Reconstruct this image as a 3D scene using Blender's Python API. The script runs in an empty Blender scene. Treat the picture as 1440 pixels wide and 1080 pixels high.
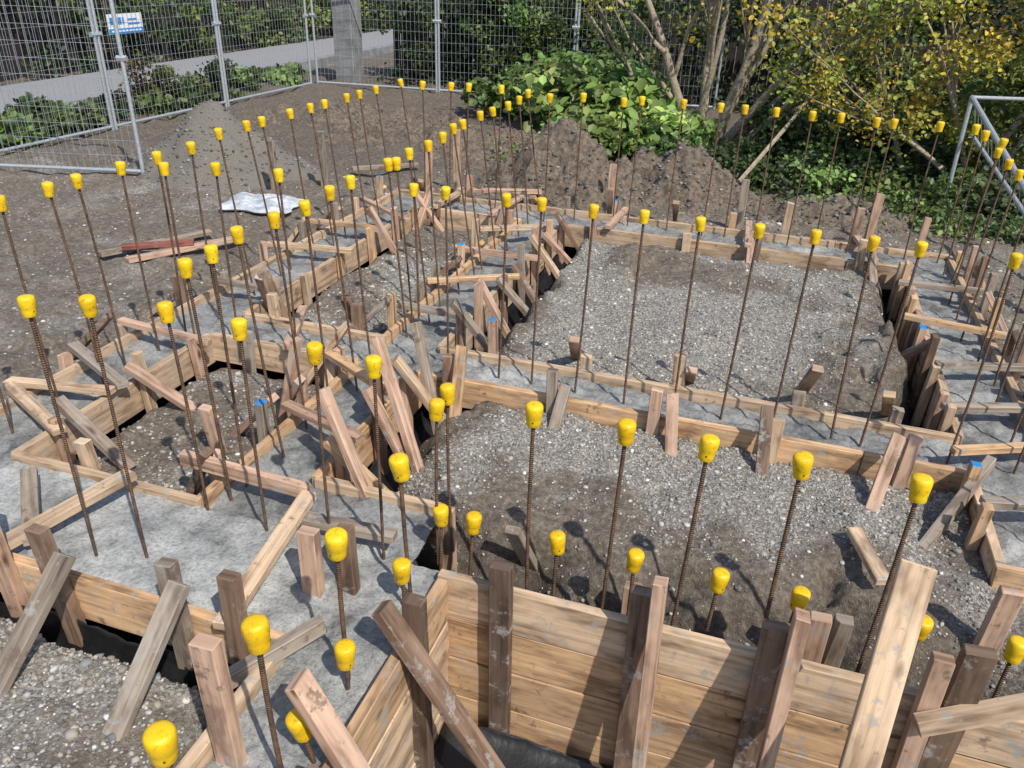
import bpy, math, random
import numpy as np
from mathutils import Vector, Matrix
random.seed(7); rng=np.random.default_rng(7)
S=bpy.context.scene
R=random.uniform
# ---------------------------------------------------------------- materials
def new_mat(name):
    m=bpy.data.materials.new(name); m.use_nodes=True
    nt=m.node_tree; b=nt.nodes['Principled BSDF']
    return m,nt,b
def N(nt,t,**k):
    n=nt.nodes.new(t)
    for a,v in k.items():
        if a in n.inputs.keys(): n.inputs[a].default_value=v
        else: setattr(n,a,v)
    return n
def ramp(nt,fac,stops):
    r=nt.nodes.new('ShaderNodeValToRGB'); e=r.color_ramp.elements
    while len(e)<len(stops): e.new(0.5)
    for i,(p,c) in enumerate(stops):
        e[i].position=p; e[i].color=(*c,1) if len(c)==3 else c
    nt.links.new(fac,r.inputs[0]); return r.outputs[0]
def mix(nt,a,b,fac,mode='MIX'):
    m=nt.nodes.new('ShaderNodeMix'); m.data_type='RGBA'; m.blend_type=mode
    for s,v in ((m.inputs[0],fac),(m.inputs[6],a),(m.inputs[7],b)):
        if hasattr(v,'is_linked'): nt.links.new(v,s)
        elif isinstance(v,(int,float)): s.default_value=v
        else: s.default_value=(*v,1)
    return m.outputs[2]
def bump(nt,b,h,strength=.5,dist=.01,prev=None):
    n=N(nt,'ShaderNodeBump'); n.inputs['Strength'].default_value=strength; n.inputs['Distance'].default_value=dist
    nt.links.new(h,n.inputs['Height'])
    if prev is not None: nt.links.new(prev,n.inputs['Normal'])
    if b is not None: nt.links.new(n.outputs[0],b.inputs['Normal'])
    return n.outputs[0]
def noise(nt,vec,scale,detail=4,rough=.55,out=0):
    n=N(nt,'ShaderNodeTexNoise'); n.inputs['Scale'].default_value=scale; n.inputs['Detail'].default_value=detail; n.inputs['Roughness'].default_value=rough
    if vec is not None: nt.links.new(vec,n.inputs['Vector'])
    return n.outputs[out]
def coords(nt,which='Object'):
    return nt.nodes.new('ShaderNodeTexCoord').outputs[which]
def mapping(nt,vec,sc):
    m=nt.nodes.new('ShaderNodeMapping'); m.inputs['Scale'].default_value=sc; nt.links.new(vec,m.inputs['Vector']); return m.outputs[0]

def mat_wood():
    m,nt,b=new_mat('sawn_timber')
    uv=coords(nt,'UV')
    at=N(nt,'ShaderNodeAttribute',attribute_name='Col')
    g=noise(nt,mapping(nt,uv,(1.4,38,1)),1.0,3,.65)
    c1=ramp(nt,g,[(.30,(.44,.40,.37)),(.46,(.86,.84,.82)),(.6,(1.0,1.0,1.0)),(.75,(1.18,1.18,1.18))])
    base=mix(nt,at.outputs['Color'],c1,1.0,'MULTIPLY')
    blot=ramp(nt,noise(nt,mapping(nt,uv,(2.6,8,1)),1.3,3,.65),[(.36,(.42,.38,.36)),(.47,(.80,.78,.77)),(.58,(1,1,1))])
    base=mix(nt,base,blot,.9,'MULTIPLY')
    v=N(nt,'ShaderNodeTexVoronoi'); v.inputs['Scale'].default_value=1.0; nt.links.new(mapping(nt,uv,(2.6,7,1)),v.inputs['Vector'])
    kn=ramp(nt,v.outputs['Distance'],[(.05,(1,1,1)),(.12,(0,0,0))])
    base=mix(nt,base,(.10,.045,.02),kn)
    ob=coords(nt,'Object')
    n9=noise(nt,ob,10,4,.78)
    sp=ramp(nt,n9,[(.56,(0,0,0)),(.66,(.8,.8,.8))])
    base=mix(nt,base,(.34,.32,.29),sp)
    sp3=ramp(nt,n9,[(.32,(.7,.7,.7)),(.40,(0,0,0))])
    base=mix(nt,base,(.12,.085,.06),sp3)
    nt.links.new(base,b.inputs['Base Color']); b.inputs['Roughness'].default_value=.82
    bump(nt,b,g,.45,.004)
    return m
def mat_ground():
    m,nt,b=new_mat('gravelly_ground')
    ob=coords(nt,'Object'); at=N(nt,'ShaderNodeAttribute',attribute_name='Col')
    sep=nt.nodes.new('ShaderNodeSeparateColor'); nt.links.new(at.outputs['Color'],sep.inputs[0])
    v=N(nt,'ShaderNodeTexVoronoi'); v.inputs['Scale'].default_value=95; nt.links.new(ob,v.inputs['Vector'])
    s2=nt.nodes.new('ShaderNodeSeparateColor'); nt.links.new(v.outputs['Color'],s2.inputs[0])
    stone=ramp(nt,s2.outputs[0],[(0,(.15,.133,.11)),(.4,(.28,.255,.215)),(.8,(.41,.38,.33)),(1,(.62,.585,.53))])
    n22=noise(nt,ob,30,5,.75)
    dirt=ramp(nt,n22,[(.3,(.075,.058,.043)),(.5,(.175,.142,.108)),(.7,(.32,.275,.22))])
    n2=noise(nt,ob,3.2,3,.65)
    add=nt.nodes.new('ShaderNodeMath'); add.operation='MULTIPLY_ADD'; nt.links.new(n2,add.inputs[0]); add.inputs[1].default_value=1.1
    a2=nt.nodes.new('ShaderNodeMath'); a2.operation='SUBTRACT'; nt.links.new(sep.outputs[0],a2.inputs[0]); a2.inputs[1].default_value=.55
    nt.links.new(a2.outputs[0],add.inputs[2])
    f=ramp(nt,add.outputs[0],[(.36,(0,0,0)),(.66,(.85,.85,.85))])
    col=mix(nt,dirt,stone,f)
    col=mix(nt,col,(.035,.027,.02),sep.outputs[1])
    nt.links.new(col,b.inputs['Base Color']); b.inputs['Roughness'].default_value=.92
    bump(nt,b,n22,1.0,.028)
    return m
def mat_stone():
    m,nt,b=new_mat('gravel_stone'); at=N(nt,'ShaderNodeAttribute',attribute_name='Col')
    nt.links.new(at.outputs['Color'],b.inputs['Base Color']); b.inputs['Roughness'].default_value=.85; return m
def mat_concrete():
    m,nt,b=new_mat('fresh_concrete'); ob=coords(nt)
    at=N(nt,'ShaderNodeAttribute',attribute_name='Col')
    n1=noise(nt,ob,4.2,5,.7); n2=noise(nt,ob,60,4,.78)
    c=ramp(nt,n1,[(.35,(.16,.162,.158)),(.45,(.28,.282,.272)),(.56,(.38,.38,.365)),(.68,(.47,.468,.45))])
    c=mix(nt,c,ramp(nt,n2,[(.3,(.5,.5,.5)),(.55,(1.05,1.05,1.05))]),1.0,'MULTIPLY')
    c=mix(nt,c,at.outputs['Color'],1.0,'MULTIPLY')
    nt.links.new(c,b.inputs['Base Color'])
    rr=ramp(nt,n1,[(.35,(.30,.30,.30)),(.55,(.65,.65,.65))]); nt.links.new(rr,b.inputs['Roughness'])
    bump(nt,b,n2,.75,.014)
    return m
def mat_simple(name,col,rough=.6,metal=0,var=.25,sc=30,bs=0,det=3):
    m,nt,b=new_mat(name); ob=coords(nt)
    lo=tuple(x*(1-var) for x in col); hi=tuple(min(1,x*(1+var)) for x in col)
    n=noise(nt,ob,sc,det,.6)
    nt.links.new(ramp(nt,n,[(.3,lo),(.7,hi)]),b.inputs['Base Color'])
    b.inputs['Roughness'].default_value=rough; b.inputs['Metallic'].default_value=metal
    if bs: bump(nt,b,n,bs,.01)
    return m
def mat_rebar():
    m,nt,b=new_mat('rusty_deformed_steel'); ob=coords(nt)
    nt.links.new(ramp(nt,noise(nt,ob,25,3,.7),[(.3,(.055,.036,.026)),(.5,(.13,.075,.045)),(.72,(.24,.12,.055))]),b.inputs['Base Color'])
    b.inputs['Roughness'].default_value=.65; b.inputs['Metallic'].default_value=.25
    w=N(nt,'ShaderNodeTexWave'); w.bands_direction='Z'; w.inputs['Scale'].default_value=38; nt.links.new(ob,w.inputs['Vector'])
    bump(nt,b,w.outputs['Fac'],.8,.004); return m
def mat_cap():
    m,nt,b=new_mat('yellow_plastic'); ob=coords(nt)
    oi=nt.nodes.new('ShaderNodeObjectInfo')
    c=ramp(nt,oi.outputs['Random'],[(0,(.76,.46,.006)),(1,(.84,.56,.012))])
    d=ramp(nt,noise(nt,ob,70,4,.7),[(.54,(1,1,1)),(.70,(.60,.54,.43))])
    nt.links.new(mix(nt,c,d,1.0,'MULTIPLY'),b.inputs['Base Color']); b.inputs['Roughness'].default_value=.45
    return m
def mat_leaf(name='leaf'):
    m=bpy.data.materials.new(name); m.use_nodes=True; nt=m.node_tree; nt.nodes.clear()
    o=nt.nodes.new('ShaderNodeOutputMaterial'); at=N(nt,'ShaderNodeAttribute',attribute_name='Col')
    d=nt.nodes.new('ShaderNodeBsdfPrincipled'); d.inputs['Roughness'].default_value=.5
    t=nt.nodes.new('ShaderNodeBsdfTranslucent'); mx=nt.nodes.new('ShaderNodeMixShader'); mx.inputs[0].default_value=.3
    nt.links.new(at.outputs['Color'],d.inputs['Base Color']); nt.links.new(at.outputs['Color'],t.inputs['Color'])
    nt.links.new(d.outputs[0],mx.inputs[1]); nt.links.new(t.outputs[0],mx.inputs[2]); nt.links.new(mx.outputs[0],o.inputs[0]); return m
WOOD=mat_wood(); GROUND=mat_ground(); STONE=mat_stone(); CONC=mat_concrete(); REBAR=mat_rebar(); CAP=mat_cap(); LEAF=mat_leaf()
HOLE=mat_simple('cap_socket_hole',(.10,.06,.01),.9)
PLASTIC=mat_simple('black_polythene',(.014,.014,.015),.45,0,.3,12,.6)
GALV=mat_simple('galvanised_steel',(.50,.53,.56),.45,.5,.15,40,0,2)
ASPH=mat_simple('asphalt',(.27,.27,.275),.9,0,.2,60,.3)
DARKF=mat_simple('dark_stained_timber',(.022,.017,.014),.8,0,.4,14,0)
BARK=mat_simple('bark',(.32,.26,.185),.9,0,.4,35,.8)
GREYC=mat_simple('weathered_concrete',(.22,.22,.215),.85,0,.3,5,.3)
BAGM=mat_simple('pale_plastic_bag',(.48,.50,.53),.4,0,.35,11,.8)
SAND=mat_simple('sand_and_fine_gravel',(.17,.152,.128),.95,0,.45,120,.8)
DIRT=mat_simple('excavated_soil',(.135,.105,.078),.95,0,.65,24,1.0,5)
BLUE=mat_simple('blue_marking_paint',(.03,.22,.50),.6,0,.2,40)
# ---------------------------------------------------------------- mesh helpers
def link(o): S.collection.objects.link(o); return o
def mesh_obj(name,V,F,mats,mi=None,smooth=False,cols=None,uvs=None):
    me=bpy.data.meshes.new(name); me.from_pydata([tuple(v) for v in V],[],F)
    for mt in mats: me.materials.append(mt)
    if mi is not None: me.polygons.foreach_set('material_index',mi)
    if smooth: me.polygons.foreach_set('use_smooth',[True]*len(me.polygons))
    if cols is not None:
        a=me.color_attributes.new('Col','FLOAT_COLOR','POINT'); a.data.foreach_set('color',np.asarray(cols,dtype=np.float32).ravel())
    if uvs is not None:
        u=me.uv_layers.new(name='UVMap'); u.data.foreach_set('uv',np.asarray(uvs,dtype=np.float32).ravel())
    me.update(); return link(bpy.data.objects.new(name,me))
def np_mesh(name,V,F,mat,cols=None,smooth=False):
    V=np.asarray(V,dtype=np.float32); F=np.asarray(F,dtype=np.int32); k=F.shape[1]
    me=bpy.data.meshes.new(name); me.vertices.add(len(V)); me.vertices.foreach_set('co',V.ravel())
    me.loops.add(F.size); me.loops.foreach_set('vertex_index',F.ravel())
    me.polygons.add(len(F)); me.polygons.foreach_set('loop_start',np.arange(0,F.size,k,dtype=np.int32))
    try: me.polygons.foreach_set('loop_total',np.full(len(F),k,dtype=np.int32))
    except Exception: pass
    if smooth: me.polygons.foreach_set('use_smooth',np.ones(len(F),dtype=bool))
    me.materials.append(mat)
    if cols is not None:
        a=me.color_attributes.new('Col','FLOAT_COLOR','POINT'); a.data.foreach_set('color',np.asarray(cols,dtype=np.float32).ravel())
    me.update(calc_edges=True); me.validate(); return link(bpy.data.objects.new(name,me))
_t=rng.random((256,256))
def vn(x,y,s,seed=0):
    x=np.asarray(x,float)*s+seed*17.3; y=np.asarray(y,float)*s+seed*9.7
    xi=np.floor(x).astype(int); yi=np.floor(y).astype(int); fx=x-xi; fy=y-yi
    fx=fx*fx*(3-2*fx); fy=fy*fy*(3-2*fy); g=lambda a,b:_t[a%256,b%256]
    return (g(xi,yi)*(1-fx)+g(xi+1,yi)*fx)*(1-fy)+(g(xi,yi+1)*(1-fx)+g(xi+1,yi+1)*fx)*fy-.5
def fbm(x,y,s,o=4,seed=0):
    r=0;a=1
    for i in range(o): r=r+a*vn(x,y,s*2**i,seed+i); a*=.55
    return r
# timbers ---------------------------------------------------------
PINE=(.68,.44,.245); PINK=(.61,.405,.285); PALE=(.66,.48,.315); BRN=(.26,.17,.115); GREY=(.37,.305,.24); DKB=(.17,.115,.08)
class MB:
    def __init__(s): s.V=[];s.F=[];s.U=[];s.C=[];s.M=[]
    def timber(s,p0,p1,w,t,ref,tint,paint=False):
        p0=Vector(p0);p1=Vector(p1);a=(p1-p0);L=a.length;a.normalize()
        r=Vector(ref); r=(r-a*r.dot(a)).normalized(); n=a.cross(r)
        k=len(s.V); tw=R(-.004,.004)
        for e,p in ((0,p0),(1,p1)):
            cutw=R(-.06,.06)*w
            for i,j in ((-1,-1),(1,-1),(1,1),(-1,1)):
                s.V.append(p+r*(w/2*i+tw*e)+n*(t/2*j)+a*(cutw*i)) 
        v=R(.84,1.12); h=R(-.02,.02)
        s.C+= [(tint[0]*v+h*.4,tint[1]*v,tint[2]*v-h*.3,1)]*8
        u0=R(0,50); v0=R(0,50)
        for q,(i,j,wd) in enumerate(((0,1,w),(1,2,t),(2,3,w),(3,0,t))):
            s.F.append((k+i,k+j,k+4+j,k+4+i)); vv=v0+q*1.3; s.M.append(0)
            s.U+=[(u0,vv),(u0,vv+wd),(u0+L,vv+wd),(u0+L,vv)]
        s.F.append((k+3,k+2,k+1,k)); s.F.append((k+4,k+5,k+6,k+7)); s.M+=[0,1 if paint else 0]
        for _ in range(2): s.U+=[(u0,v0),(u0+w*.12,v0),(u0+w*.12,v0+t),(u0,v0+t)]
    def make(s,name,bev=.003):
        o=mesh_obj(name,s.V,s.F,[WOOD,BLUE],mi=s.M,cols=s.C,uvs=s.U)
        if bev:
            b=o.modifiers.new('bevel','BEVEL'); b.width=bev; b.segments=1; b.limit_method='ANGLE'
        return o
def one(name,p0,p1,w,t,ref,tint,paint=False):
    m=MB(); m.timber(p0,p1,w,t,ref,tint,paint); return m.make(name)
def formwork(x0,y0,x1,y1,h=.17,n=1,top=.015,tint=PINE,th=.04,gap=.004):
    m=MB(); d=Vector((x1-x0,y1-y0,0)); L=d.length; 
    for i in range(n):
        z=top-h*(i+.5)-gap*i
        cuts=[0]; 
        while L-cuts[-1]>2.6: cuts.append(cuts[-1]+R(1.7,2.4))
        cuts.append(L); dn=d.normalized(); nn=Vector((-dn.y,dn.x,0))
        for a,b in zip(cuts[:-1],cuts[1:]):
            o=nn*R(-.004,.004); p=Vector((x0,y0,z+R(-.003,.003)))+o
            m.timber(p+dn*(a+.002),p+dn*(b-.002)+Vector((0,0,R(-.006,.006))),h,th,(0,0,1),random.choice([tint,tint,PALE]))
    return m.make('timber_formwork_board')
# ---------------------------------------------------------------- layout
XL0,XL1=-3.37,-2.955
XM0,XM1=-2.00,-1.64
XR0,XR1=1.09,1.46
YM0,YM1=3.50,3.83
YB0,YB1=6.46,6.90
YF0,YF1=1.60,2.13
runs=[
 (XL0,.7,XL0,YB1,(-1,0),.17,1,.46,.6,.04,.22),
 (XL1,YF1,XL1,YM0,(1,0),.18,1,.45,.6,.05,.18),(XL1,YM1,XL1,YB0,(1,0),.18,1,.42,.6,.05,.2),
 (XL1,.6,XL1,YF0,(1,0),.18,1,.45,.4,.04,.16),
 (XL1,YF0,-1.26,YF0,(0,-1),.19,1,9,0,0,0),
 (XL1,YF1,XM0,YF1,(0,1),.17,1,9,.2,0,0),
 (XM0,YF1,XM0,YM0,(-1,0),.19,1,.33,.3,.08,.34),(XM0,YM1,XM0,YB0,(-1,0),.17,1,.33,.6,.08,.34),
 (XM1,2.44,XM1,YM0,(1,0),.22,1,.33,.8,.06,.3),(XM1,YM1,XM1,YB0,(1,0),.22,1,.36,.85,.05,.28),
 (XL1,YM0,XM0,YM0,(0,-1),.17,1,.38,.3,.06,.2),(XL1,YM1,XM0,YM1,(0,1),.17,1,.36,.4,.06,.28),
 (XM1,YM0,XR0,YM0,(0,-1),.165,1,.47,.9,.08,.2),(XM1,YM1,XR0,YM1,(0,1),.15,1,.48,.6,.08,.22),
 (XL1,YB0,XM0,YB0,(0,-1),.18,1,.36,.5,.05,.25),(XM1,YB0,XR0,YB0,(0,-1),.19,1,.6,.25,.06,.22),
 (XL0,YB1,XR1,YB1,(0,1),.18,1,.44,.45,.06,.3),
 (XR0,2.85,XR0,YM0,(-1,0),.28,2,.28,.3,.08,.25),(XR0,YM1,XR0,YB0,(-1,0),.16,2,.25,.2,.05,.2),
 (XR1,2.83,XR1,YB1,(1,0),.2,1,.33,.6,.08,.3),
 (XR0-.02,2.83,1.9,2.83,(0,-1),.17,2,9,0,0,0),
 (-1.26,.1,-1.26,YF0,(-1,0),.2,1,9,0,0,0),
 (XM1,2.44,-1.05,2.44,(0,1),.2,1,9,0,0,0),
]
TN=[PINE,PINK,PALE,PINK,GREY,BRN]
for (x0,y0,x1,y1,nm,h,n,sp,bp,za,zb) in runs:
    formwork(x0,y0,x1,y1,h,n,tint=random.choice([PINE,PINE,PALE]))
    if sp>5: continue
    d=Vector((x1-x0,y1-y0,0)); L=d.length; d.normalize(); nn=Vector((nm[0],nm[1],0))
    k=max(1,int(L/sp)); 
    for i in range(k):
        s=(i+.5)*L/k+R(-.07,.07); p=Vector((x0,y0,0))+d*s
        off=.020+.023; zt=R(za,zb); til=R(-.03,.03); wd=R(.048,.066)
        one('timber_stake',p+nn*(off+.008+R(0,.015))+Vector((0,0,-.38))+d*til,p+nn*off+Vector((0,0,zt)),wd,.042,d,random.choice(TN),random.random()<.08)
        if random.random()<bp:
            sd=random.choice([-1,1])*R(.055,.075); ln=R(.18,.36); zt=R(.08,.26)
            q=p+d*sd+nn*(.035)
            one('timber_brace',q+nn*ln+d*R(-.12,.12)+Vector((0,0,R(-.20,-.14))),q-nn*R(.0,.03)+Vector((0,0,zt)),.058,.036,d,random.choice(TN))
# tall front wall and stepped side wall
formwork(-.90,2.07,2.3,2.07,.195,4,top=.012,tint=PINE,gap=.005)
formwork(-.882,.30,-.882,2.05,.195,4,top=.008,tint=PINE,gap=.005)
# spreaders
for (xa,xb,ys,zz) in ((XL0,XL1,[2.62,3.3,4.1,4.9,5.5,6.1],.045),(XM0,XM1,[2.75,3.2,4.15,4.75,5.3,5.9],.07),(XR0,XR1,[3.2,3.7,4.1,4.6,5.2,5.9],.05)):
    for y in ys:
        a=R(-.16,.16); ex=R(.03,.16)
        one('timber_spreader',(xa-R(.03,.14),y-a,zz+R(-.005,.05)),(xb+ex,y+a+R(-.04,.04),zz+R(-.01,.06)),R(.042,.058),.034,(0,1,0),random.choice([PINK,PALE,GREY,PINE]))
for (x,ya,yb) in ((-2.5,YM0,YM1),(-2.75,YB0,YB1),(-2.2,YB0,YB1),(-1.2,YB0,YB1),(-.1,YB0,YB1),(.8,YB0,YB1)):
    a=R(-.12,.12); one('timber_spreader',(x-a,ya-R(.06,.12),.05),(x+a,yb+R(.06,.12),.06),.055,.034,(1,0,0),random.choice([PINK,PALE,GREY]))
# foreground timbers (world coordinates)
FG=[
 ('stake',(-.65,2.02,.16),(-.64,2.02,-.78),.078,.045,(1,0,0),DKB),
 ('stake',(-.16,2.02,.20),(-.14,2.02,-.75),.078,.045,(1,0,0),BRN),
 ('brace',(-.11,1.97,.30),(-.07,1.80,-.60),.045,.06,(1,0,0),PINK),
 ('stake',(.26,2.02,.19),(.27,2.02,-.75),.085,.045,(1,0,0),BRN),
 ('brace',(.315,1.97,.30),(.30,1.78,-.55),.045,.07,(1,0,0),PINK),
 ('brace',(.565,1.97,.57),(.48,1.50,-.25),.095,.035,(1,0,0),PALE),
 ('stake',(.72,2.00,.24),(.74,2.01,-.7),.06,.04,(1,0,0),PINK),
 ('stake',(.81,2.02,.28),(.80,2.02,-.7),.085,.045,(1,0,0),DKB),
 ('brace',(1.10,2.06,.16),(.70,1.95,.0),.07,.04,(0,0,1),PALE),
 ('stake',(-.22,2.28,-.02),(-.22,2.3,-.4),.07,.045,(1,0,0),PINK),
 ('stake',(.42,2.26,.06),(.42,2.28,-.4),.07,.045,(1,0,0),PINK),
 ('stake',(.50,2.30,.04),(.50,2.32,-.4),.06,.045,(1,0,0),GREY),
 ('stake',(-.98,2.32,.10),(-.98,2.34,-.3),.06,.045,(1,0,0),PINK),
 ('brace',(-.72,2.36,.04),(-.66,2.52,-.3),.06,.036,(1,0,0),GREY),
 ('stake',(1.02,2.5,.16),(1.0,2.5,-.4),.07,.045,(1,0,0),PINK),
 ('brace',(1.13,3.45,.12),(.86,3.02,-.12),.065,.04,(0,0,1),GREY),
 ('brace',(-.925,1.66,.20),(-.50,1.70,-.55),.075,.04,(0,1,0),BRN),
 ('stake',(-.84,1.72,.21),(-.84,1.75,-.70),.045,.07,(0,1,0),DKB),
 ('brace',(-.97,1.26,.29),(-.62,1.22,-.30),.075,.04,(0,1,0),PINK),
 ('stake',(-.84,1.12,.14),(-.84,1.12,-.6),.045,.075,(0,1,0),BRN),
 ('stake',(-1.16,1.17,.45),(-1.18,1.20,-.3),.075,.045,(1,0,0),PINK),
 ('spreader',(-1.14,1.66,.06),(-1.36,1.38,-.02),.06,.04,(0,0,1),GREY),
 ('stake',(-1.30,1.86,.25),(-1.29,1.84,-.3),.07,.045,(1,0,0),PINK),
 ('stake',(-1.20,1.93,.24),(-1.19,1.93,-.3),.06,.045,(1,0,0),BRN),
 ('stake',(-2.17,1.56,.24),(-2.10,1.55,-.36),.07,.045,(1,0,0),BRN),
 ('brace',(-2.02,1.52,.20),(-2.08,1.16,-.15),.07,.036,(1,0,0),GREY),
 ('stake',(-1.64,1.56,.25),(-1.63,1.55,-.36),.065,.045,(1,0,0),GREY),
 ('brace',(-1.56,1.52,.22),(-1.62,1.20,-.15),.07,.036,(1,0,0),GREY),
 ('stake',(-1.40,1.56,.27),(-1.40,1.55,-.36),.065,.045,(1,0,0),BRN),
 ('stake',(-2.42,1.56,.40),(-2.38,1.56,-.3),.07,.045,(1,0,0),PINK),
 ('spreader',(-2.28,2.10,.09),(-2.44,1.54,.06),.065,.036,(1,0,0),PALE),
 ('spreader',(-2.72,2.0,.06),(-2.36,1.66,.05),.06,.036,(0,1,0),GREY),
 ('stake',(-2.60,2.18,.13),(-2.56,2.19,-.3),.06,.045,(1,0,0),PALE),
 ('stake',(-2.31,2.62,.12),(-2.28,2.66,-.33),.06,.045,(1,0,0),PINK),
 ('spreader',(-2.16,2.26,.10),(-1.55,2.25,.08),.065,.036,(0,0,1),PINK),
 ('spreader',(-1.54,2.24,.08),(-1.45,1.54,.05),.065,.036,(1,0,0),PALE),
 ('spreader',(-1.50,2.13,.05),(-1.12,2.15,.05),.06,.036,(0,1,0),GREY),
 ('brace',(-1.62,3.03,.42),(-1.28,2.78,-.2),.06,.036,(0,1,0),PINK),
 ('brace',(-1.62,2.53,.40),(-1.33,2.42,-.15),.06,.036,(0,1,0),PINK),
 ('brace',(-1.60,3.42,.34),(-1.38,3.2,-.2),.06,.036,(0,1,0),GREY),
 ('brace',(-2.05,3.02,.34),(-2.14,2.92,-.2),.06,.036,(0,1,0),PINK),
 ('spreader',(-3.42,2.55,.05),(-2.86,2.30,.05),.06,.036,(0,1,0),PALE),
 ('spreader',(-3.40,2.95,.10),(-2.88,2.72,.07),.06,.036,(0,1,0),GREY),
 ('offcut',(.57,2.92,-.02),(.66,2.62,-.02),.06,.03,(1,0,0),PALE),
]
for (nm,p0,p1,w,t,ref,c) in FG:
    one('timber_'+nm,p0,p1,w,t,ref,c)
# loose timbers on left, behind pegs
for a,b,c in (((-4.75,4.55,-.08),(-4.35,5.35,-.08),GREY),((-4.45,4.5,-.07),(-4.0,5.3,-.07),PINK),((-4.62,4.65,-.035),(-4.2,4.95,-.03),(.35,.12,.08)),((-2.9,7.25,-.02),(-2.1,7.45,.0),PINK),((-4.3,7.7,-.05),(-3.7,8.1,-.03),GREY)):
    one('loose_timber',a,b,.07,.035,(1,-.4,0),c)
for x,y,z in ((-4.75,6.9,.35),(-4.35,7.2,.42),(-3.35,7.55,.35),(-1.45,7.6,.3),(-.2,7.4,.33),(.9,7.5,.3),(-3.0,7.5,.5)):
    one('timber_peg',(x,y,-.3),(x+R(-.03,.03),y,z),.07,.04,(1,0,0),random.choice([PINK,PALE,GREY]))
# ---------------------------------------------------------------- ground
rects=[(XL0,XL1,.3,YB1),(XL0,XR1,YB0,YB1),(XM0,XM1,YF0,YB0),(XL1,XR0,YM0,YM1),(XR0,XR1,2.83,YB1),(XR0,2.4,2.83,3.1),(XL1,-.88,YF0,YF1),(-1.26,-.88,.1,YF1),(XM1,-1.05,YF0,2.44),(-.88,2.3,2.07,2.18)]
def inrect(x,y,r,e=0): return (x>r[0]-e)&(x<r[1]+e)&(y>r[2]-e)&(y<r[3]+e)
def sm(t): t=np.clip(t,0,1); return t*t*(3-2*t)
pads=[ # x0,x1,y0,y1, margins l,r,b,t, z
 (XL1,XM0,YF1,YM0,.08,.12,.10,.06,-.15),
 (XL1,XM0,YM1,YB0,.08,.14,.05,.08,-.12),
 (XM1,2.6,2.14,YM0,.34,.05,.42,.03,-.075),
 (XM1,XR0,YM1,YB0,.24,.24,.04,.06,-.055)]
def H(x,y):
    x=np.asarray(x,float);y=np.asarray(y,float)
    lump=.045*fbm(x,y,5,5,5)
    z=-.13+.05*fbm(x,y,1.1,4,3)+lump
    g=np.full_like(z,.36)+.35*fbm(x,y,.8,3,61); dk=np.zeros_like(z)
    far=sm((y-7.2)/1.2)*sm((-x-.5)/.8+.6); g=g-.30*far; z=z+far*.05*fbm(x,y,3,4,63); dk=dk+.25*far
    d=np.full_like(z,9.)
    for r in rects:
        dx=np.maximum(np.maximum(r[0]-x,x-r[1]),0);dy=np.maximum(np.maximum(r[2]-y,y-r[3]),0); d=np.minimum(d,np.hypot(dx,dy))
    mg=.10+.05*fbm(x,y,4,2,8); near=(y<1.6)&(x<-1.2)&(x>-2.9); mg=np.where(near,.17+.06*fbm(x,y,4,2,8),mg)
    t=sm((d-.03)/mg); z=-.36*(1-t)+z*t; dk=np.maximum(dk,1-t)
    lf=(x<-1.26)&(y<1.6)&(x>XL1); g=np.where(lf,.58+.3*fbm(x,y,1.8,3,66),g); 
    for (x0,x1,y0,y1,ml,mr,mb,mt,pz) in pads:
        m=(x>x0)&(x<x1)&(y>y0)&(y<y1)
        w=.45*fbm(x,y,3.5,4,11)
        t0=np.minimum(np.minimum((x-x0)/ml,(x1-x)/mr),np.minimum((y-y0)/mb,(y1-y)/mt))*(1+w)-.25+w*.6
        t=sm(t0); 
        q=pz+.035*fbm(x,y,1.3,3,21)+.035*fbm(x,y,6,5,22)
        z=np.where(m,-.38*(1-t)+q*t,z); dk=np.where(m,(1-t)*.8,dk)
        gg=(.80 if pz>-.1 else .45)+.9*fbm(x,y,1.6,4,71)
        gg=gg-.5*sm((1.9-t0)/1.2)
        if pz==-.055:
            e=sm((x-.35)/.35)*sm((5.9-y)/.8); gg=gg-e*.45
            e2=sm((.5-np.hypot(x+.75,(y-5.9)*.8))*4); gg=gg-e2*.3
            e=np.maximum(e,e2)
            sp=sm((fbm(x,y,2.2,4,31)+.04)*5)*e; z=np.where(m,z+sp*.09+e*.03*fbm(x,y,9,4,35),z)
        g=np.where(m,gg,g)
    pit=(x>-.88)&(y<2.07)&(x<3.5)
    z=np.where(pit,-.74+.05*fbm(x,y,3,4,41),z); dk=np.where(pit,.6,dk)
    for r in rects:
        m=inrect(x,y,r); z=np.where(m,-.45,z)
    return z,np.clip(g,0,1),np.clip(dk,0,1)
def axis(a,b,fine,mid_a,mid_b,ms,far):
    m=list(np.arange(a,b,fine)); l=list(np.arange(mid_a,a,ms)); r=list(np.arange(b,mid_b,ms))
    L=[mid_a-far*k for k in (60,20,8,4,2,1)]; Q=[mid_b+far*k for k in (0,1,2,4,8,20,60)]
    return np.array(L+l+m+r+Q)
gx=axis(-4.3,2.4,.022,-10,5,.06,4.); gy=axis(.2,7.4,.022,-3,16,.06,4.)
X,Y=np.meshgrid(gx,gy); Z,G,D=H(X,Y)
nx=len(gx);ny=len(gy); idx=np.arange(nx*ny).reshape(ny,nx)
F=np.stack([idx[:-1,:-1],idx[:-1,1:],idx[1:,1:],idx[1:,:-1]],-1).reshape(-1,4)
C=np.stack([G,D,np.zeros_like(G),np.ones_like(G)],-1).reshape(-1,4)
np_mesh('ground',np.stack([X,Y,Z],-1).reshape(-1,3),F,GROUND,C,True)
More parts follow.
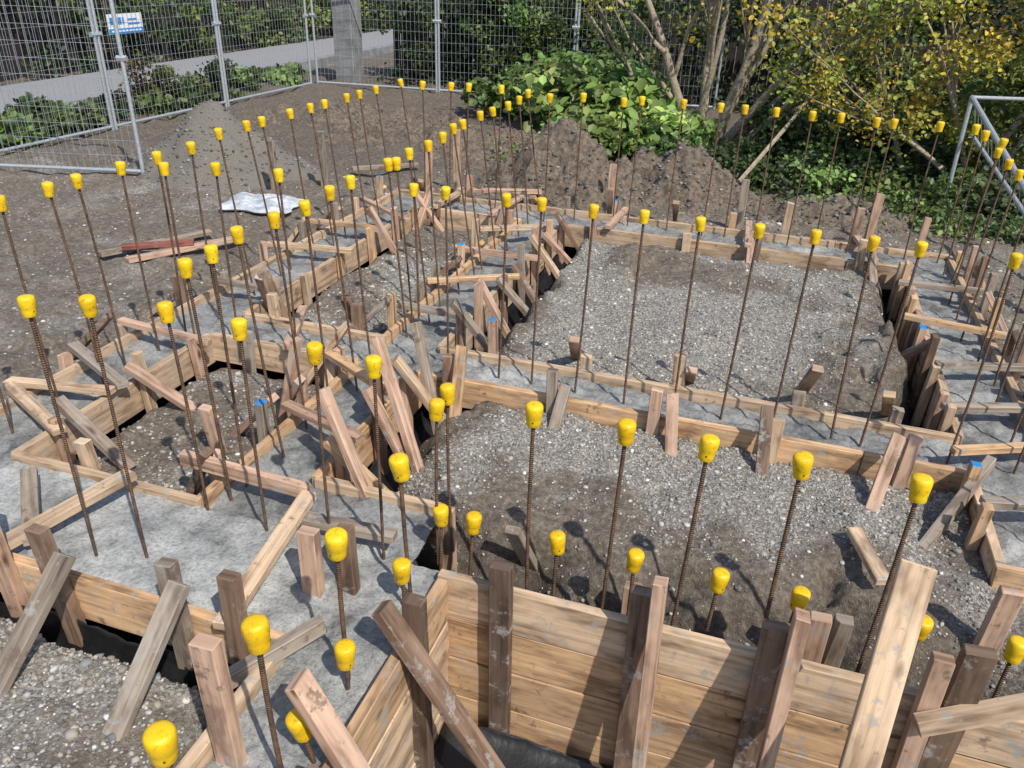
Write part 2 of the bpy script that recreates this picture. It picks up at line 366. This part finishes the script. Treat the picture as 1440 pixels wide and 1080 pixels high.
# stones
t=(1+5**.5)/2
ico=np.array([(-1,t,0),(1,t,0),(-1,-t,0),(1,-t,0),(0,-1,t),(0,1,t),(0,-1,-t),(0,1,-t),(t,0,-1),(t,0,1),(-t,0,-1),(-t,0,1)],float)/1.9
icf=np.array([(0,11,5),(0,5,1),(0,1,7),(0,7,10),(0,10,11),(1,5,9),(5,11,4),(11,10,2),(10,7,6),(7,1,8),(3,9,4),(3,4,2),(3,2,6),(3,6,8),(3,8,9),(4,9,5),(2,4,11),(6,2,10),(8,6,7),(9,8,1)])
def stones(name,x,y,s,zf=None,bright=1.):
    if zf is None:
        z,g,dk=H(x,y); k=rng.random(len(x))<np.clip(g*1.1,.06,1)*(1-.6*dk); x,y,s,z=x[k],y[k],s[k],z[k]
    else: z=zf
    n=len(x)
    a=rng.random(n)*6.28; sc=s[:,None]*np.stack([rng.uniform(.8,1.3,n),rng.uniform(.6,1,n),rng.uniform(.4,.75,n)],1)
    P=ico[None]*(1+rng.uniform(-.18,.18,(n,12,3)))*sc[:,None]
    c,si=np.cos(a)[:,None],np.sin(a)[:,None]
    Xn=P[...,0]*c-P[...,1]*si; Yn=P[...,0]*si+P[...,1]*c
    V=np.stack([Xn+x[:,None],Yn+y[:,None],P[...,2]+(z+s*.1)[:,None]],-1).reshape(-1,3)
    F=(icf[None]+(np.arange(n)*12)[:,None,None]).reshape(-1,3)
    b=rng.choice([.15,.21,.27,.34,.43,.60],n,p=[.16,.22,.25,.20,.12,.05])*rng.uniform(.85,1.15,n)*bright
    w=rng.uniform(.0,.14,n); col=np.stack([b*(1+w),b,b*(1-w*1.6),np.ones(n)],1)
    return np_mesh(name,V,F,STONE,np.repeat(col,12,0))
def scat(x0,x1,y0,y1,dens,smin,smax):
    n=int((x1-x0)*(y1-y0)*dens); x=rng.uniform(x0,x1,n);y=rng.uniform(y0,y1,n)
    keep=np.ones(n,bool)
    for r in rects: keep&=~inrect(x,y,r,.03)
    x,y=x[keep],y[keep]; s=smin*np.exp(np.abs(rng.normal(0,.6,len(x)))*1.0); s=np.clip(s,smin,smax); return x,y,s
A=[scat(XM1,1.1,2.2,YM0,5600,.003,.018),scat(XM1,XR0,YM1,YB0,3200,.0032,.018),scat(XL1,XM0,YF1,YB0,3600,.004,.022),scat(XL1,-1.26,.4,1.6,4500,.004,.022),scat(-.88,1.5,1.4,2.07,900,.004,.02),scat(-7.5,XL0,2,9,520,.004,.018),scat(-3.4,2.2,YB1,8.5,350,.006,.025),scat(XR1,2.6,3.,7,500,.006,.02)]
stones('gravel',*[np.concatenate([a[i] for a in A]) for i in range(3)])
# mounds
def mound(name,cx,cy,rx,ry,h,mat,rough,seed,z0=-.16,pw=1.0):
    n=100; u=np.linspace(-1.25,1.25,n); U,W=np.meshgrid(u,u); r=np.hypot(U,W)+.25*fbm(U,W,1.6,3,seed)
    prof=np.clip(1-r,0,1)**pw if pw<1.01 else sm(1-r)
    x=cx+U*rx;y=cy+W*ry
    z=z0+h*prof+rough*fbm(x,y,5,6,seed+3)*(prof>0)*np.minimum(prof*4,1)-.05*(prof<=0)
    idx=np.arange(n*n).reshape(n,n); F=np.stack([idx[:-1,:-1],idx[:-1,1:],idx[1:,1:],idx[1:,:-1]],-1).reshape(-1,4)
    o=np_mesh(name,np.stack([x,y,z],-1).reshape(-1,3),F,mat,None,True)
    m=rng.random(n*n)<.14; m&=(prof.ravel()>.05)
    return o,(x.ravel()[m],y.ravel()[m],z.ravel()[m])
st=[]
for a in (('sand_pile',-5.75,7.45,1.05,.8,.72,SAND,.02,1,-.16,1.0),('dirt_mound',-2.0,8.05,1.05,.75,.70,DIRT,.26,5,-.16,2),('dirt_mound',-.9,8.35,.95,.6,.48,DIRT,.24,9,-.16,2),('dirt_mound',.6,8.1,1.1,.6,.22,DIRT,.16,13,-.16,2),('dirt_mound',-3.9,9.8,2.2,1.5,.20,DIRT,.2,15,-.18,2),('dirt_mound',-5.9,10.8,2.2,1.5,.14,DIRT,.2,19,-.18,2)):
    o,p=mound(*a); st.append(p)
sx,sy,sz=[np.concatenate([p[i] for p in st]) for i in range(3)]
stones('gravel',sx,sy,rng.uniform(.006,.026,len(sx)),sz,.5)
# ---------------------------------------------------------------- concrete
cs=.016; cx=np.arange(XL0-.01,2.4,cs); cy=np.arange(.3,YB1+.01,cs)
X,Y=np.meshgrid(cx,cy)
Z=-.036+.020*fbm(X,Y,4,3,51)+.024*fbm(X,Y,14,4,52)
md=inrect(X,Y,(XL1,XR0,YM0,YM1)); Z=Z+md*.018*np.abs(np.sin((Y-YM0)*38+2.4*fbm(X,Y,2,2,55)))-md*.006
sl=inrect(X,Y,(XL1,-1.26,YF0,YF1)); Z=np.where(sl,-.012+.012*fbm(X,Y,5,3,51)+.009*fbm(X,Y,16,4,52),Z)
fw=inrect(X,Y,(-.88,2.3,2.07,2.44)); Z=np.where(fw,-.37+.02*fbm(X,Y,8,3,56),Z)
cm=inrect(X,Y,(-1.26,-.88,0,1.6)); Z=np.where(cm,Z-.01,Z)
tone=np.where(sl,1.22,.84)+.30*fbm(X,Y,1.2,4,58)
CC=np.stack([tone,tone,tone*.985,np.ones_like(tone)],-1).reshape(-1,4)
nx=len(cx);ny=len(cy); idx=np.arange(nx*ny).reshape(ny,nx)
cxm=X[:-1,:-1]+cs/2; cym=Y[:-1,:-1]+cs/2; ok=np.zeros_like(cxm,bool)
for r in rects: ok|=inrect(cxm,cym,r)
F=np.stack([idx[:-1,:-1],idx[:-1,1:],idx[1:,1:],idx[1:,:-1]],-1)[ok]
np_mesh('concrete_footing',np.stack([X,Y,Z],-1).reshape(-1,3),F,CONC,CC,True)
# black polythene
def sheet(p0,p1,nrm,z0,z1,out,name='black_polythene_sheet'):
    p0=Vector(p0);p1=Vector(p1);n=60;m=10;V=[];nn=Vector(nrm)
    for i in range(n+1):
        for j in range(m+1):
            a=i/n;b=j/m; s=random.random()*.012
            V.append(tuple(p0.lerp(p1,a)+nn*(.02+out*b**2+.02*math.sin(a*31+b*5)*b+s)+Vector((0,0,z0+(z1-z0)*b+.015*math.sin(a*17+b*3)))))
    F=[(i*(m+1)+j,(i+1)*(m+1)+j,(i+1)*(m+1)+j+1,i*(m+1)+j+1) for i in range(n) for j in range(m)]
    o=mesh_obj(name,V,F,[PLASTIC],smooth=True); o.modifiers.new('thickness','SOLIDIFY').thickness=.001; return o
sheet((-1.62,2.46,0),(-1.62,3.46,0),(1,0,0),-.19,-.36,.18)
sheet((-1.62,3.9,0),(-1.62,6.4,0),(1,0,0),-.19,-.36,.12)
sheet((-2.9,1.57,0),(-1.28,1.57,0),(0,-1,0),-.15,-.33,.07)
sheet((-.85,2.02,0),(1.6,2.02,0),(0,-1,0),-.66,-.73,.35)
sheet((-.86,.6,0),(-.86,2.0,0),(1,0,0),-.66,-.73,.2)
sheet((1.06,2.9,0),(1.06,3.45,0),(-1,0,0),-.2,-.34,.1)
sheet((1.06,3.9,0),(1.06,6.4,0),(-1,0,0),-.28,-.36,.1)
# ---------------------------------------------------------------- rebar with caps
prof=[(.0,-.034),(.0165,-.034),(.0178,-.0345),(.0188,-.033),(.0196,-.020),(.0208,-.008),(.0216,-.006),(.0226,.006),(.0230,.014),(.0222,.0205),(.0195,.0245),(.013,.0266),(.006,.0273),(0,.0275)]
def bar(x,y,zt,zb=-.08,cs=1.,bx=None,by=None,r=.006):
    bx=x+R(-.03,.03) if bx is None else bx; by=y+R(-.03,.03) if by is None else by
    V=[];F=[];M=[]; n=8; segs=8; bow=(R(-.008,.008),R(-.008,.008))
    for i in range(segs+1):
        t=i/segs; px=bx+(x-bx)*t+bow[0]*math.sin(math.pi*t); py=by+(y-by)*t+bow[1]*math.sin(math.pi*t); z=zb+(zt-zb)*t
        for k in range(n): V.append((px+r*math.cos(k*6.2832/n),py+r*math.sin(k*6.2832/n),z))
    for i in range(segs):
        for k in range(n): F.append((i*n+k,i*n+(k+1)%n,(i+1)*n+(k+1)%n,(i+1)*n+k)); M.append(0)
    b=len(V); q=20; ax=Vector((x-bx,y-by,zt-zb)).normalized()+Vector((R(-.10,.10),R(-.10,.10),0)); ax.normalize()
    Mx=ax.to_track_quat('Z','Y').to_matrix()
    for (rr,z) in prof:
        for k in range(q): V.append(tuple(Mx@(Vector((rr*math.cos(k*6.2832/q),rr*math.sin(k*6.2832/q),z))*cs)+Vector((x,y,zt))))
    for i in range(len(prof)-1):
        for k in range(q): F.append((b+i*q+k,b+i*q+(k+1)%q,b+(i+1)*q+(k+1)%q,b+(i+1)*q+k)); M.append(1)
    a0=R(0,6.28)
    for a in (a0,a0+3.14):
        c=len(V); u=Vector((math.cos(a),math.sin(a),0)); s=Vector((-math.sin(a),math.cos(a),0))
        for i in range(8):
            w=i*math.pi/4; V.append(tuple(Mx@((u*(.0208)+s*.0022*math.cos(w)+Vector((0,0,-.018+.0026*math.sin(w))))*cs)+Vector((x,y,zt))))
        F.append(tuple(range(c,c+8))); M.append(2)
    o=mesh_obj('rebar_with_yellow_safety_cap',V,F,[REBAR,CAP,HOLE],mi=M,smooth=True); return o
for y in (2.3,2.56,2.82,2.99,3.28,3.55,3.83,4.23,4.52,4.69,5.03,5.30,5.50,5.84,6.05,6.34,6.82):
    x=-3.16 if y<4 else -3.27; bar(x,y,1.0,cs=1.1,bx=-3.15+R(-.03,.03))
for x,y in ((-2.96,3.36),(-2.73,3.47),(-2.37,3.49),(-2.14,1.73),(-1.97,1.80),(-1.92,2.20),(-1.93,2.36),(-1.98,2.59),(-1.96,2.82),(-1.94,3.03),(-1.97,3.30),(-1.98,3.52),(-1.98,3.94),(-1.95,3.98),(-1.99,4.23),(-1.98,4.48),(-2.0,4.75),(-2.05,5.05),(-2.05,5.22),(-2.06,5.59),(-2.04,5.80),(-2.02,6.10),(-2.03,6.41),(-2.07,6.78)):
    bar(x,y,1.0,cs=1.1,bx=(x if y<2 or x<-2.1 else -1.90+R(-.03,.03)))
for x in (-1.70,-1.53,-1.21,-1.03,-.77,-.53,-.27,-.01,.23,.47,.66,1.02): bar(x,3.66+R(-.01,.01),.96,cs=1.05)
for x,y in ((-3.04,6.78),(-2.79,6.83),(-2.64,6.87),(-2.35,6.90),(-1.84,6.64),(-1.6,6.82),(-1.24,6.73),(-1.12,6.89),(-.78,6.9),(-.48,6.86),(-.29,6.86),(-.05,6.85),(.22,6.81),(.43,6.83),(.68,6.75),(.80,6.75),(1.12,6.79),(1.36,6.79),(1.38,6.54),(1.44,6.26)): bar(x,y,1.0,cs=1.2,by=min(y,6.78),bx=min(x,1.38))
for y in (3.0,3.3,3.65,3.95,4.3,4.6,4.9,5.25,5.55,5.9): bar(1.34+R(-.02,.02),y,1.0)
for x,y,z in ((-1.95,2.1,.865),(-1.65,2.1,.85),(-1.36,2.1,.81),(-1.14,2.1,.80),(-.96,2.2,.62),(-.96,2.3,.63)): bar(x,y,z,cs=1.2)
for x in (-.61,-.30,-.04,.24,.57): bar(x,2.2,.675,zb=-.4,cs=1.32,r=.007)
for x in (-.95,-.82,-.50,-.22,.07,.33,.70,.97): bar(x,2.2,.167,zb=-.4,cs=1.3,r=.007)
for x,y,z in ((-.98,1.94,.54),(-.98,1.53,.54),(-.98,1.15,.56),(-.98,.82,.57),(-.98,1.92,.12),(-.98,1.52,.12),(-.98,1.26,.11)): bar(x,y,z,zb=-.1,cs=1.42,r=.0075)
# ---------------------------------------------------------------- temporary fence
def tube(V,F,a,b,r,n=8):
    a=Vector(a);b=Vector(b);d=(b-a).normalized();u=d.orthogonal().normalized();w=d.cross(u);k=len(V)
    for p in (a,b):
        for i in range(n):
            t=i*6.2832/n; V.append(tuple(p+u*(r*math.cos(t))+w*(r*math.sin(t))))
    for i in range(n): F.append((k+i,k+(i+1)%n,k+n+(i+1)%n,k+n+i))
    F.append(tuple(k+i for i in range(n))[::-1]); F.append(tuple(k+n+i for i in range(n)))
def fence(a,b,z0=-.08,h=2.0,lean=0):
    a=Vector((a[0],a[1],z0));b=Vector((b[0],b[1],z0));d=b-a;L=d.length;dn=d.normalized();up=Vector((0,0,h))+Vector((-dn.y,dn.x,0))*lean
    V=[];F=[]
    for p in (a,b): tube(V,F,p-Vector((0,0,.08)),p+up,.021,10)
    tube(V,F,a,b,.019);tube(V,F,a+up,b+up,.019)
    n=int(L/.075)
    for i in range(1,n): p=a+dn*(L*i/n); tube(V,F,p,p+up,.0022,4)
    m=int(h/.15)
    for j in range(1,m): tube(V,F,a+up*(j/m),b+up*(j/m),.0022,4)
    for p in (a,b):
        tube(V,F,p+up*.55-dn*.05,p+up*.55+dn*.05,.03,6)
    return mesh_obj('temporary_mesh_fence_panel',V,F,[GALV])
fence((-8.9,6.05),(-6.25,6.78))
yy=[4.2,6.55,8.6,10.9,13.3]
for i in range(4): fence((-8.35+.06*i,yy[i]),(-8.29+.06*i,yy[i+1]-.06))
fence((-8.1,13.45),(-5.85,13.65)); fence((-5.8,13.65),(-3.5,14.0)); fence((-3.45,14.0),(-1.1,14.2))
# steel fence frame leaning down into the planting on the right
V=[];F=[]
p0=Vector((1.70,9.05,.95));p1=Vector((2.08,5.6,.16));q0=Vector((2.30,9.4,.93))
tube(V,F,p0,p1,.024,10);tube(V,F,p0,q0,.018,10)
tube(V,F,(1.70,9.05,.95),(1.72,9.0,-.2),.021,8);tube(V,F,(1.78,9.0,.62),(2.2,6.6,.05),.018,8)
for i in range(1,26): 
    a=Vector(p0).lerp(p1,i/26); b=Vector((1.78,9.0,.62)).lerp(Vector((2.2,6.0,-.05)),i/26); tube(V,F,a,b,.0022,4)
mesh_obj('leaning_steel_fence_frame',V,F,[GALV])
# sign
def sign():
    V=[];F=[];M=[]
    def bx(x,y0,y1,z0,z1,m,th=.004):
        k=len(V)
        for xx in (x,x+th):
            for (y,z) in ((y0,z0),(y1,z0),(y1,z1),(y0,z1)): V.append((xx,y,z))
        for f in ((0,1,2,3),(7,6,5,4),(0,4,5,1),(1,5,6,2),(2,6,7,3),(3,7,4,0)): F.append(tuple(k+i for i in f)); M.append(m)
    x=-8.24
    bx(x,8.80,9.42,1.00,1.23,0); bx(x+.005,8.80,9.42,1.00,1.06,1)
    for i,(a,w) in enumerate(((8.84,.05),(8.91,.05),(8.98,.06),(9.06,.03))): bx(x+.005,a,a+w,1.11,1.19,1)
    bx(x+.005,9.15,9.36,1.10,1.12,1);bx(x+.005,9.15,9.32,1.15,1.17,1)
    for i in range(9): bx(x+.010,8.85+i*.06,8.89+i*.06,1.02,1.04,0)
    mesh_obj('fence_sign',V,F,[mat_simple('sign_white',(.8,.8,.8),.4,0,.03),mat_simple('sign_blue',(.03,.25,.62),.4,0,.05)],mi=M)
sign()
# road, pillar, dark fences
V=[(-11.7,-5,.0),(-9.45,-5,.0),(-9.45,30,.0),(-11.7,30,.0)]
mesh_obj('driveway_road',V+[(v[0],v[1],-.3) for v in V],[(0,1,2,3),(1,5,6,2),(0,3,7,4)],[ASPH])
def boxobj(name,x0,x1,y0,y1,z0,z1,mat,bev=.01):
    V=[(x,y,z) for z in (z0,z1) for (x,y) in ((x0,y0),(x1,y0),(x1,y1),(x0,y1))]
    F=[(3,2,1,0),(4,5,6,7),(0,1,5,4),(1,2,6,5),(2,3,7,6),(3,0,4,7)]
    o=mesh_obj(name,V,F,[mat]); b=o.modifiers.new('b','BEVEL'); b.width=bev; return o
boxobj('road_kerb',-9.45,-9.33,-5,30,-.3,.06,GREYC,.02)
def pillar():
    V=[];F=[]
    def bx(x0,x1,y0,y1,z0,z1):
        k=len(V)
        for z in (z0,z1):
            for (x,y) in ((x0,y0),(x1,y0),(x1,y1),(x0,y1)): V.append((x,y,z))
        for f in ((3,2,1,0),(4,5,6,7),(0,1,5,4),(1,2,6,5),(2,3,7,6),(3,0,4,7)): F.append(tuple(k+i for i in f))
    bx(-7.98,-7.60,13.9,14.3,-.2,1.63)
    bx(-8.02,-7.56,13.86,14.34,1.632,1.72)
    o=mesh_obj('concrete_gate_pillar',V,F,[GREYC]); o.modifiers.new('b','BEVEL').width=.015
pillar()
def paling(a,b,h=1.95,w=.15):
    V=[];F=[];a=Vector((*a,-.2));b=Vector((*b,-.2));d=b-a;L=d.length;d.normalize();nn=Vector((-d.y,d.x,0));n=int(L/w)
    for i in range(n):
        o=nn*(R(-.006,.006)+(.012 if i%2 else -.012)); p=a+d*(i*w)+o; q=a+d*(i*w+w-.008)+o; k=len(V); hh=h+R(-.02,.02)
        for z in (0,hh):
            for pt in (p-nn*.009,q-nn*.009,q+nn*.009,p+nn*.009): V.append(tuple(pt+Vector((0,0,z))))
        for f in ((3,2,1,0),(4,5,6,7),(0,1,5,4),(1,2,6,5),(2,3,7,6),(3,0,4,7)): F.append(tuple(k+i for i in f))
    mesh_obj('dark_timber_paling_fence',V,F,[DARKF])
paling((-7.4,15.2),(9,16.0),2.3); paling((-12.9,-2),(-12.9,26),2.3); paling((-16,26),(-7,24),2.5); paling((6,4),(6.2,16),2.2)
# bag
def bag():
    n=36;V=[];F=[]
    for s in (1,-1):
        for i in range(n+1):
            for j in range(n+1):
                u=i/n*2-1;v=j/n*2-1; e=max(0,(1-abs(u)**6)*(1-abs(v)**6))
                cr=float(fbm(np.array(u),np.array(v),2.2,4,77))
                z=.035+s*.03*e**.5+(.06*abs(cr)+.012*math.sin(u*9+v*4))*e*(s>0)
                x=u*.34*(1+.10*cr+.04*math.sin(v*7)); y=v*.25*(1+.08*math.sin(u*6)+.1*cr); c,q=math.cos(.15),math.sin(.15)
                V.append((-4.45+x*c-y*q,6.25+x*q+y*c,-.12+z))
    for s in range(2):
        o=s*(n+1)**2
        for i in range(n):
            for j in range(n):
                f=(o+i*(n+1)+j,o+(i+1)*(n+1)+j,o+(i+1)*(n+1)+j+1,o+i*(n+1)+j+1); F.append(f if s==0 else f[::-1])
    mesh_obj('white_cement_bag',V,F,[BAGM],smooth=True)
bag()
# ---------------------------------------------------------------- foliage
lv=np.array([(0,0,0),(.34,.28,.10),(.30,.68,.08),(0,1,-.06),(-.30,.68,.08),(-.34,.28,.10)],float)
lf=np.array([(0,1,2,3),(0,3,4,5)])
def leaves(name,P,size,cols,upbias=.5,tilt=None):
    n=len(P); d=rng.normal(size=(n,3)); d/=np.linalg.norm(d,axis=1)[:,None]
    nrm=rng.normal(size=(n,3)); nrm[:,2]+=upbias*2; nrm[:,1]-=upbias*.8
    nrm/=np.linalg.norm(nrm,axis=1)[:,None]
    d=d-nrm*(d*nrm).sum(1)[:,None]; d/=np.linalg.norm(d,axis=1)[:,None]; s=np.cross(d,nrm)
    sz=(size*rng.uniform(.6,1.3,n))[:,None,None]
    V=(lv[None,:,0,None]*s[:,None]+lv[None,:,1,None]*d[:,None]+lv[None,:,2,None]*nrm[:,None])*sz+P[:,None]
    F=(lf[None]+(np.arange(n)*6)[:,None,None]).reshape(-1,4)
    C=np.concatenate([cols,np.ones((n,1))],1)
    return np_mesh(name,V.reshape(-1,3),F,LEAF,np.repeat(C,6,0))
def clumps(box,nc,per,rad,pal,flat=.7,shade=.5):
    (x0,x1),(y0,y1),(z0,z1)=box; P=[];C=[]
    for _ in range(nc):
        c=np.array([R(x0,x1),R(y0,y1),R(z0,z1)]); r=rad*R(.6,1.4); k=int(per*R(.6,1.4))
        d=rng.normal(size=(k,3)); d/=np.linalg.norm(d,axis=1)[:,None]; rr=r*rng.random(k)**.45
        P.append(c+d*rr[:,None]*[1,1,flat]); b=np.array(random.choice(pal))*R(1-shade,1+shade*.7)
        C.append(b[None]*rng.uniform(.6,1.35,(k,1))*(1+rng.uniform(-.12,.12,(k,3))))
    return np.concatenate(P),np.clip(np.concatenate(C),.003,.8)
GR=[(.09,.135,.03),(.06,.10,.027),(.13,.18,.04),(.05,.08,.024)]
DK=[(.022,.042,.016),(.03,.052,.018),(.045,.07,.022)]
YG=[(.30,.31,.045),(.44,.36,.045),(.20,.26,.045),(.50,.36,.04)]
BR=[(.25,.36,.085),(.35,.46,.13),(.19,.30,.07)]
RD=[(.22,.08,.03),(.16,.10,.04),(.10,.12,.03)]
def bush(name,box,nc,per,rad,pal,size,up=.5,**k):
    P,C=clumps(box,nc,per,rad,pal,**k); return leaves(name,P,size,C,up)
bush('hedge',((-7.3,-3.0),(14.3,15.0),(-.1,1.7)),80,110,.34,DK+GR,.09)
bush('hedge',((-3.2,5.5),(13.6,15.2),(-.1,1.9)),120,110,.42,DK+DK+GR+YG[2:3],.095)
bush('hedge',((-12.6,-12.0),(5,24),(.0,1.6)),90,90,.35,DK+GR+RD[1:2],.11)
bush('hedge',((-12.3,-11.8),(14,24),(-.0,.9)),45,90,.35,GR+YG[2:3],.1)
bush('climbing_shrub',((-5.6,-3.3),(13.9,14.6),(.0,1.5)),50,130,.32,GR+BR[2:],.08)
bush('broadleaf_shrub',((-3.2,-1.7),(10.5,12.2),(-.1,.7)),46,60,.34,BR+BR+GR[2:3],.16,up=1.0)
bush('broadleaf_shrub',((-2.5,-.9),(9.7,10.6),(-.1,.3)),34,55,.32,BR+GR[2:3],.13,up=1.0)
bush('broadleaf_shrub',((-4.4,-3.2),(11.6,13.0),(-.1,.45)),22,50,.32,BR+GR[:1],.13,up=1.0)
bush('ground_cover_ivy',((-1.2,2.8),(8.75,10.4),(-.15,.10)),130,110,.26,GR+DK[2:]+BR[2:],.065,up=.8)
bush('ground_cover_ivy',((0.2,3.0),(8.0,9.0),(-.18,-.05)),70,80,.2,GR+BR[2:],.055,up=.8)
bush('leafy_shrub',((-.3,1.6),(10.4,11.5),(.0,.40)),55,120,.32,GR+BR[2:],.07)
bush('leafy_shrub',((1.7,4.2),(9.4,12.5),(.0,1.3)),85,130,.36,GR+YG[:3]+YG[:1],.07)
bush('leafy_shrub',((2.9,4.2),(6.5,9.5),(-.1,.4)),35,120,.3,GR,.06)
bush('grass_verge',((-9.25,-8.45),(6.0,13.5),(-.15,.05)),70,120,.22,GR+BR[2:],.11,up=.0)
bush('grass_verge',((-9.2,-8.5),(4.0,9),(-.15,.08)),50,120,.22,GR+BR[2:],.11,up=.0)
bush('garden_shrub',((-9.1,-8.6),(9.6,10.3),(.1,.55)),10,110,.22,RD[1:],.06)
bush('garden_shrub',((-9.1,-8.6),(11.4,12.0),(.1,.45)),8,110,.2,GR+BR[2:],.07)
bush('weeds',((-3.6,-1.8),(9.0,10.0),(-.16,-.08)),40,50,.18,BR+GR,.045,up=.6)
# tree: multi-stem
def branch(V,F,p,d,r,L,depth,tips):
    n=7; segs=7; pts=[]; q=Vector(p); dd=Vector(d).normalized()
    rings=[]
    for i in range(segs+1):
        t=i/segs; rr=r*(1-.55*t); u=dd.orthogonal().normalized(); w=dd.cross(u); k=len(V)
        for j in range(n): a=j*6.2832/n; V.append(tuple(q+u*(rr*math.cos(a))+w*(rr*math.sin(a))))
        rings.append(k); pts.append((q.copy(),rr,dd.copy()))
        dd=(dd+Vector((R(-.14,.14),R(-.14,.14),R(-.08,.12)))).normalized(); q=q+dd*(L/segs)
    for a,b in zip(rings[:-1],rings[1:]):
        for j in range(n): F.append((a+j,a+(j+1)%n,b+(j+1)%n,b+j))
    if depth>0:
        for _ in range(3):
            i=random.randint(2,segs); pt,rr,d0=pts[i]
            nd=(d0+Vector((R(-.9,.9),R(-.9,.9),R(-.2,.7)))).normalized(); branch(V,F,pt,nd,rr*.62,L*R(.5,.75),depth-1,tips)
    tips.append(pts[-1][0]); tips.append(pts[segs//2][0]) if depth<2 else None
def tree(name,bases,pal,nper,size,rad,seed,zmin=.45,keep=1.):
    random.seed(seed); V=[];F=[];tips=[]
    for (p,d,r,L) in bases: branch(V,F,p,d,r,L,2,tips)
    par=bpy.data.objects.new(name,None); link(par)
    t=mesh_obj('trunk_and_limbs',V,F,[BARK],smooth=True); t.parent=par
    P=[];C=[]
    for tp in tips:
        if tp.z<zmin or random.random()>keep: continue
        k=int(nper*R(.5,1.4)); d=rng.normal(size=(k,3)); d/=np.linalg.norm(d,axis=1)[:,None]
        P.append(np.array(tp)+d*(rad*R(.6,1.3)*rng.random(k)**.5)[:,None]); b=np.array(random.choice(pal))*R(.6,1.3)
        C.append(b[None]*rng.uniform(.6,1.4,(k,1))*(1+rng.uniform(-.1,.1,(k,3))))
    l=leaves('crown',np.concatenate(P),size,np.clip(np.concatenate(C),.003,.8),.5); l.parent=par
B=Vector((-1.0,10.7,-.2))
tree('garden_tree',[(B,(-.42,-.05,1),.07,2.3),(B+Vector((.10,0,0)),(-.14,.1,1),.07,2.4),(B+Vector((.2,.1,0)),(.22,-.1,1),.08,2.5),(B+Vector((.25,0,0)),(.5,-.1,1),.065,2.5),(B+Vector((-.1,.05,0)),(-.8,0,1),.05,2.2),(B+Vector((.3,-.05,0)),(.9,-.2,.9),.055,2.6),(B,(.05,-.2,1),.05,2.3),(B+Vector((.15,-.1,0)),(.38,.1,1),.05,2.4),(B+Vector((.3,0,0)),(.7,.1,1),.045,2.5)],GR+YG+YG[:3],36,.06,.28,11,1.0,.5)
B=Vector((2.1,9.9,-.2))
tree('autumn_shrub_tree',[(B,(-.5,-.3,1),.04,1.8),(B,(.1,-.3,1),.045,1.8),(B,(.5,-.2,1),.04,1.8),(B+Vector((.6,0,0)),(.4,-.4,1),.04,1.7),(B,(-.9,-.4,.9),.035,1.8),(B,(-1.2,-.2,.9),.035,2.0),(B+Vector((-.6,.2,0)),(-.5,-.1,1),.035,1.7)],YG+YG+GR[2:3],66,.055,.27,23,.5,.85)
V=[];F=[];tube(V,F,(-.3,8.3,.1),(.05,9.2,.5),.022,6);tube(V,F,(.05,9.2,.5),(.35,10.2,.85),.018,6);mesh_obj('fallen_branch',V,F,[BARK])
# ---------------------------------------------------------------- light and camera
w=bpy.data.worlds.new('World'); S.world=w; w.use_nodes=True; nt=w.node_tree
sk=nt.nodes.new('ShaderNodeTexSky'); sk.sky_type='NISHITA'; sk.sun_disc=False
SD=Vector((.74,-.62,0)).normalized(); el=math.radians(50)
sk.sun_elevation=el; sk.sun_rotation=math.atan2(SD.x,SD.y)
nt.links.new(sk.outputs[0],nt.nodes['Background'].inputs[0]); nt.nodes['Background'].inputs[1].default_value=.15
l=bpy.data.lights.new('sun','SUN'); l.energy=4.4; l.angle=math.radians(.6); l.color=(1,.955,.88)
lo=link(bpy.data.objects.new('sun',l)); dirv=Vector((SD.x*math.cos(el),SD.y*math.cos(el),math.sin(el))); lo.rotation_euler=dirv.to_track_quat('Z','Y').to_euler()
cam=bpy.data.cameras.new('camera'); co=link(bpy.data.objects.new('camera',cam)); cam.lens=28; cam.sensor_width=36; cam.clip_end=1000; cam.clip_start=.02
M=Matrix(((.9489,-.1728,.2640,0),(.3142,.4394,-.8416,0),(.0295,.8815,.4713,2.0),(0,0,0,1))); co.matrix_world=M
S.camera=co
S.view_settings.view_transform='Standard'; S.view_settings.look='None'; S.view_settings.exposure=0
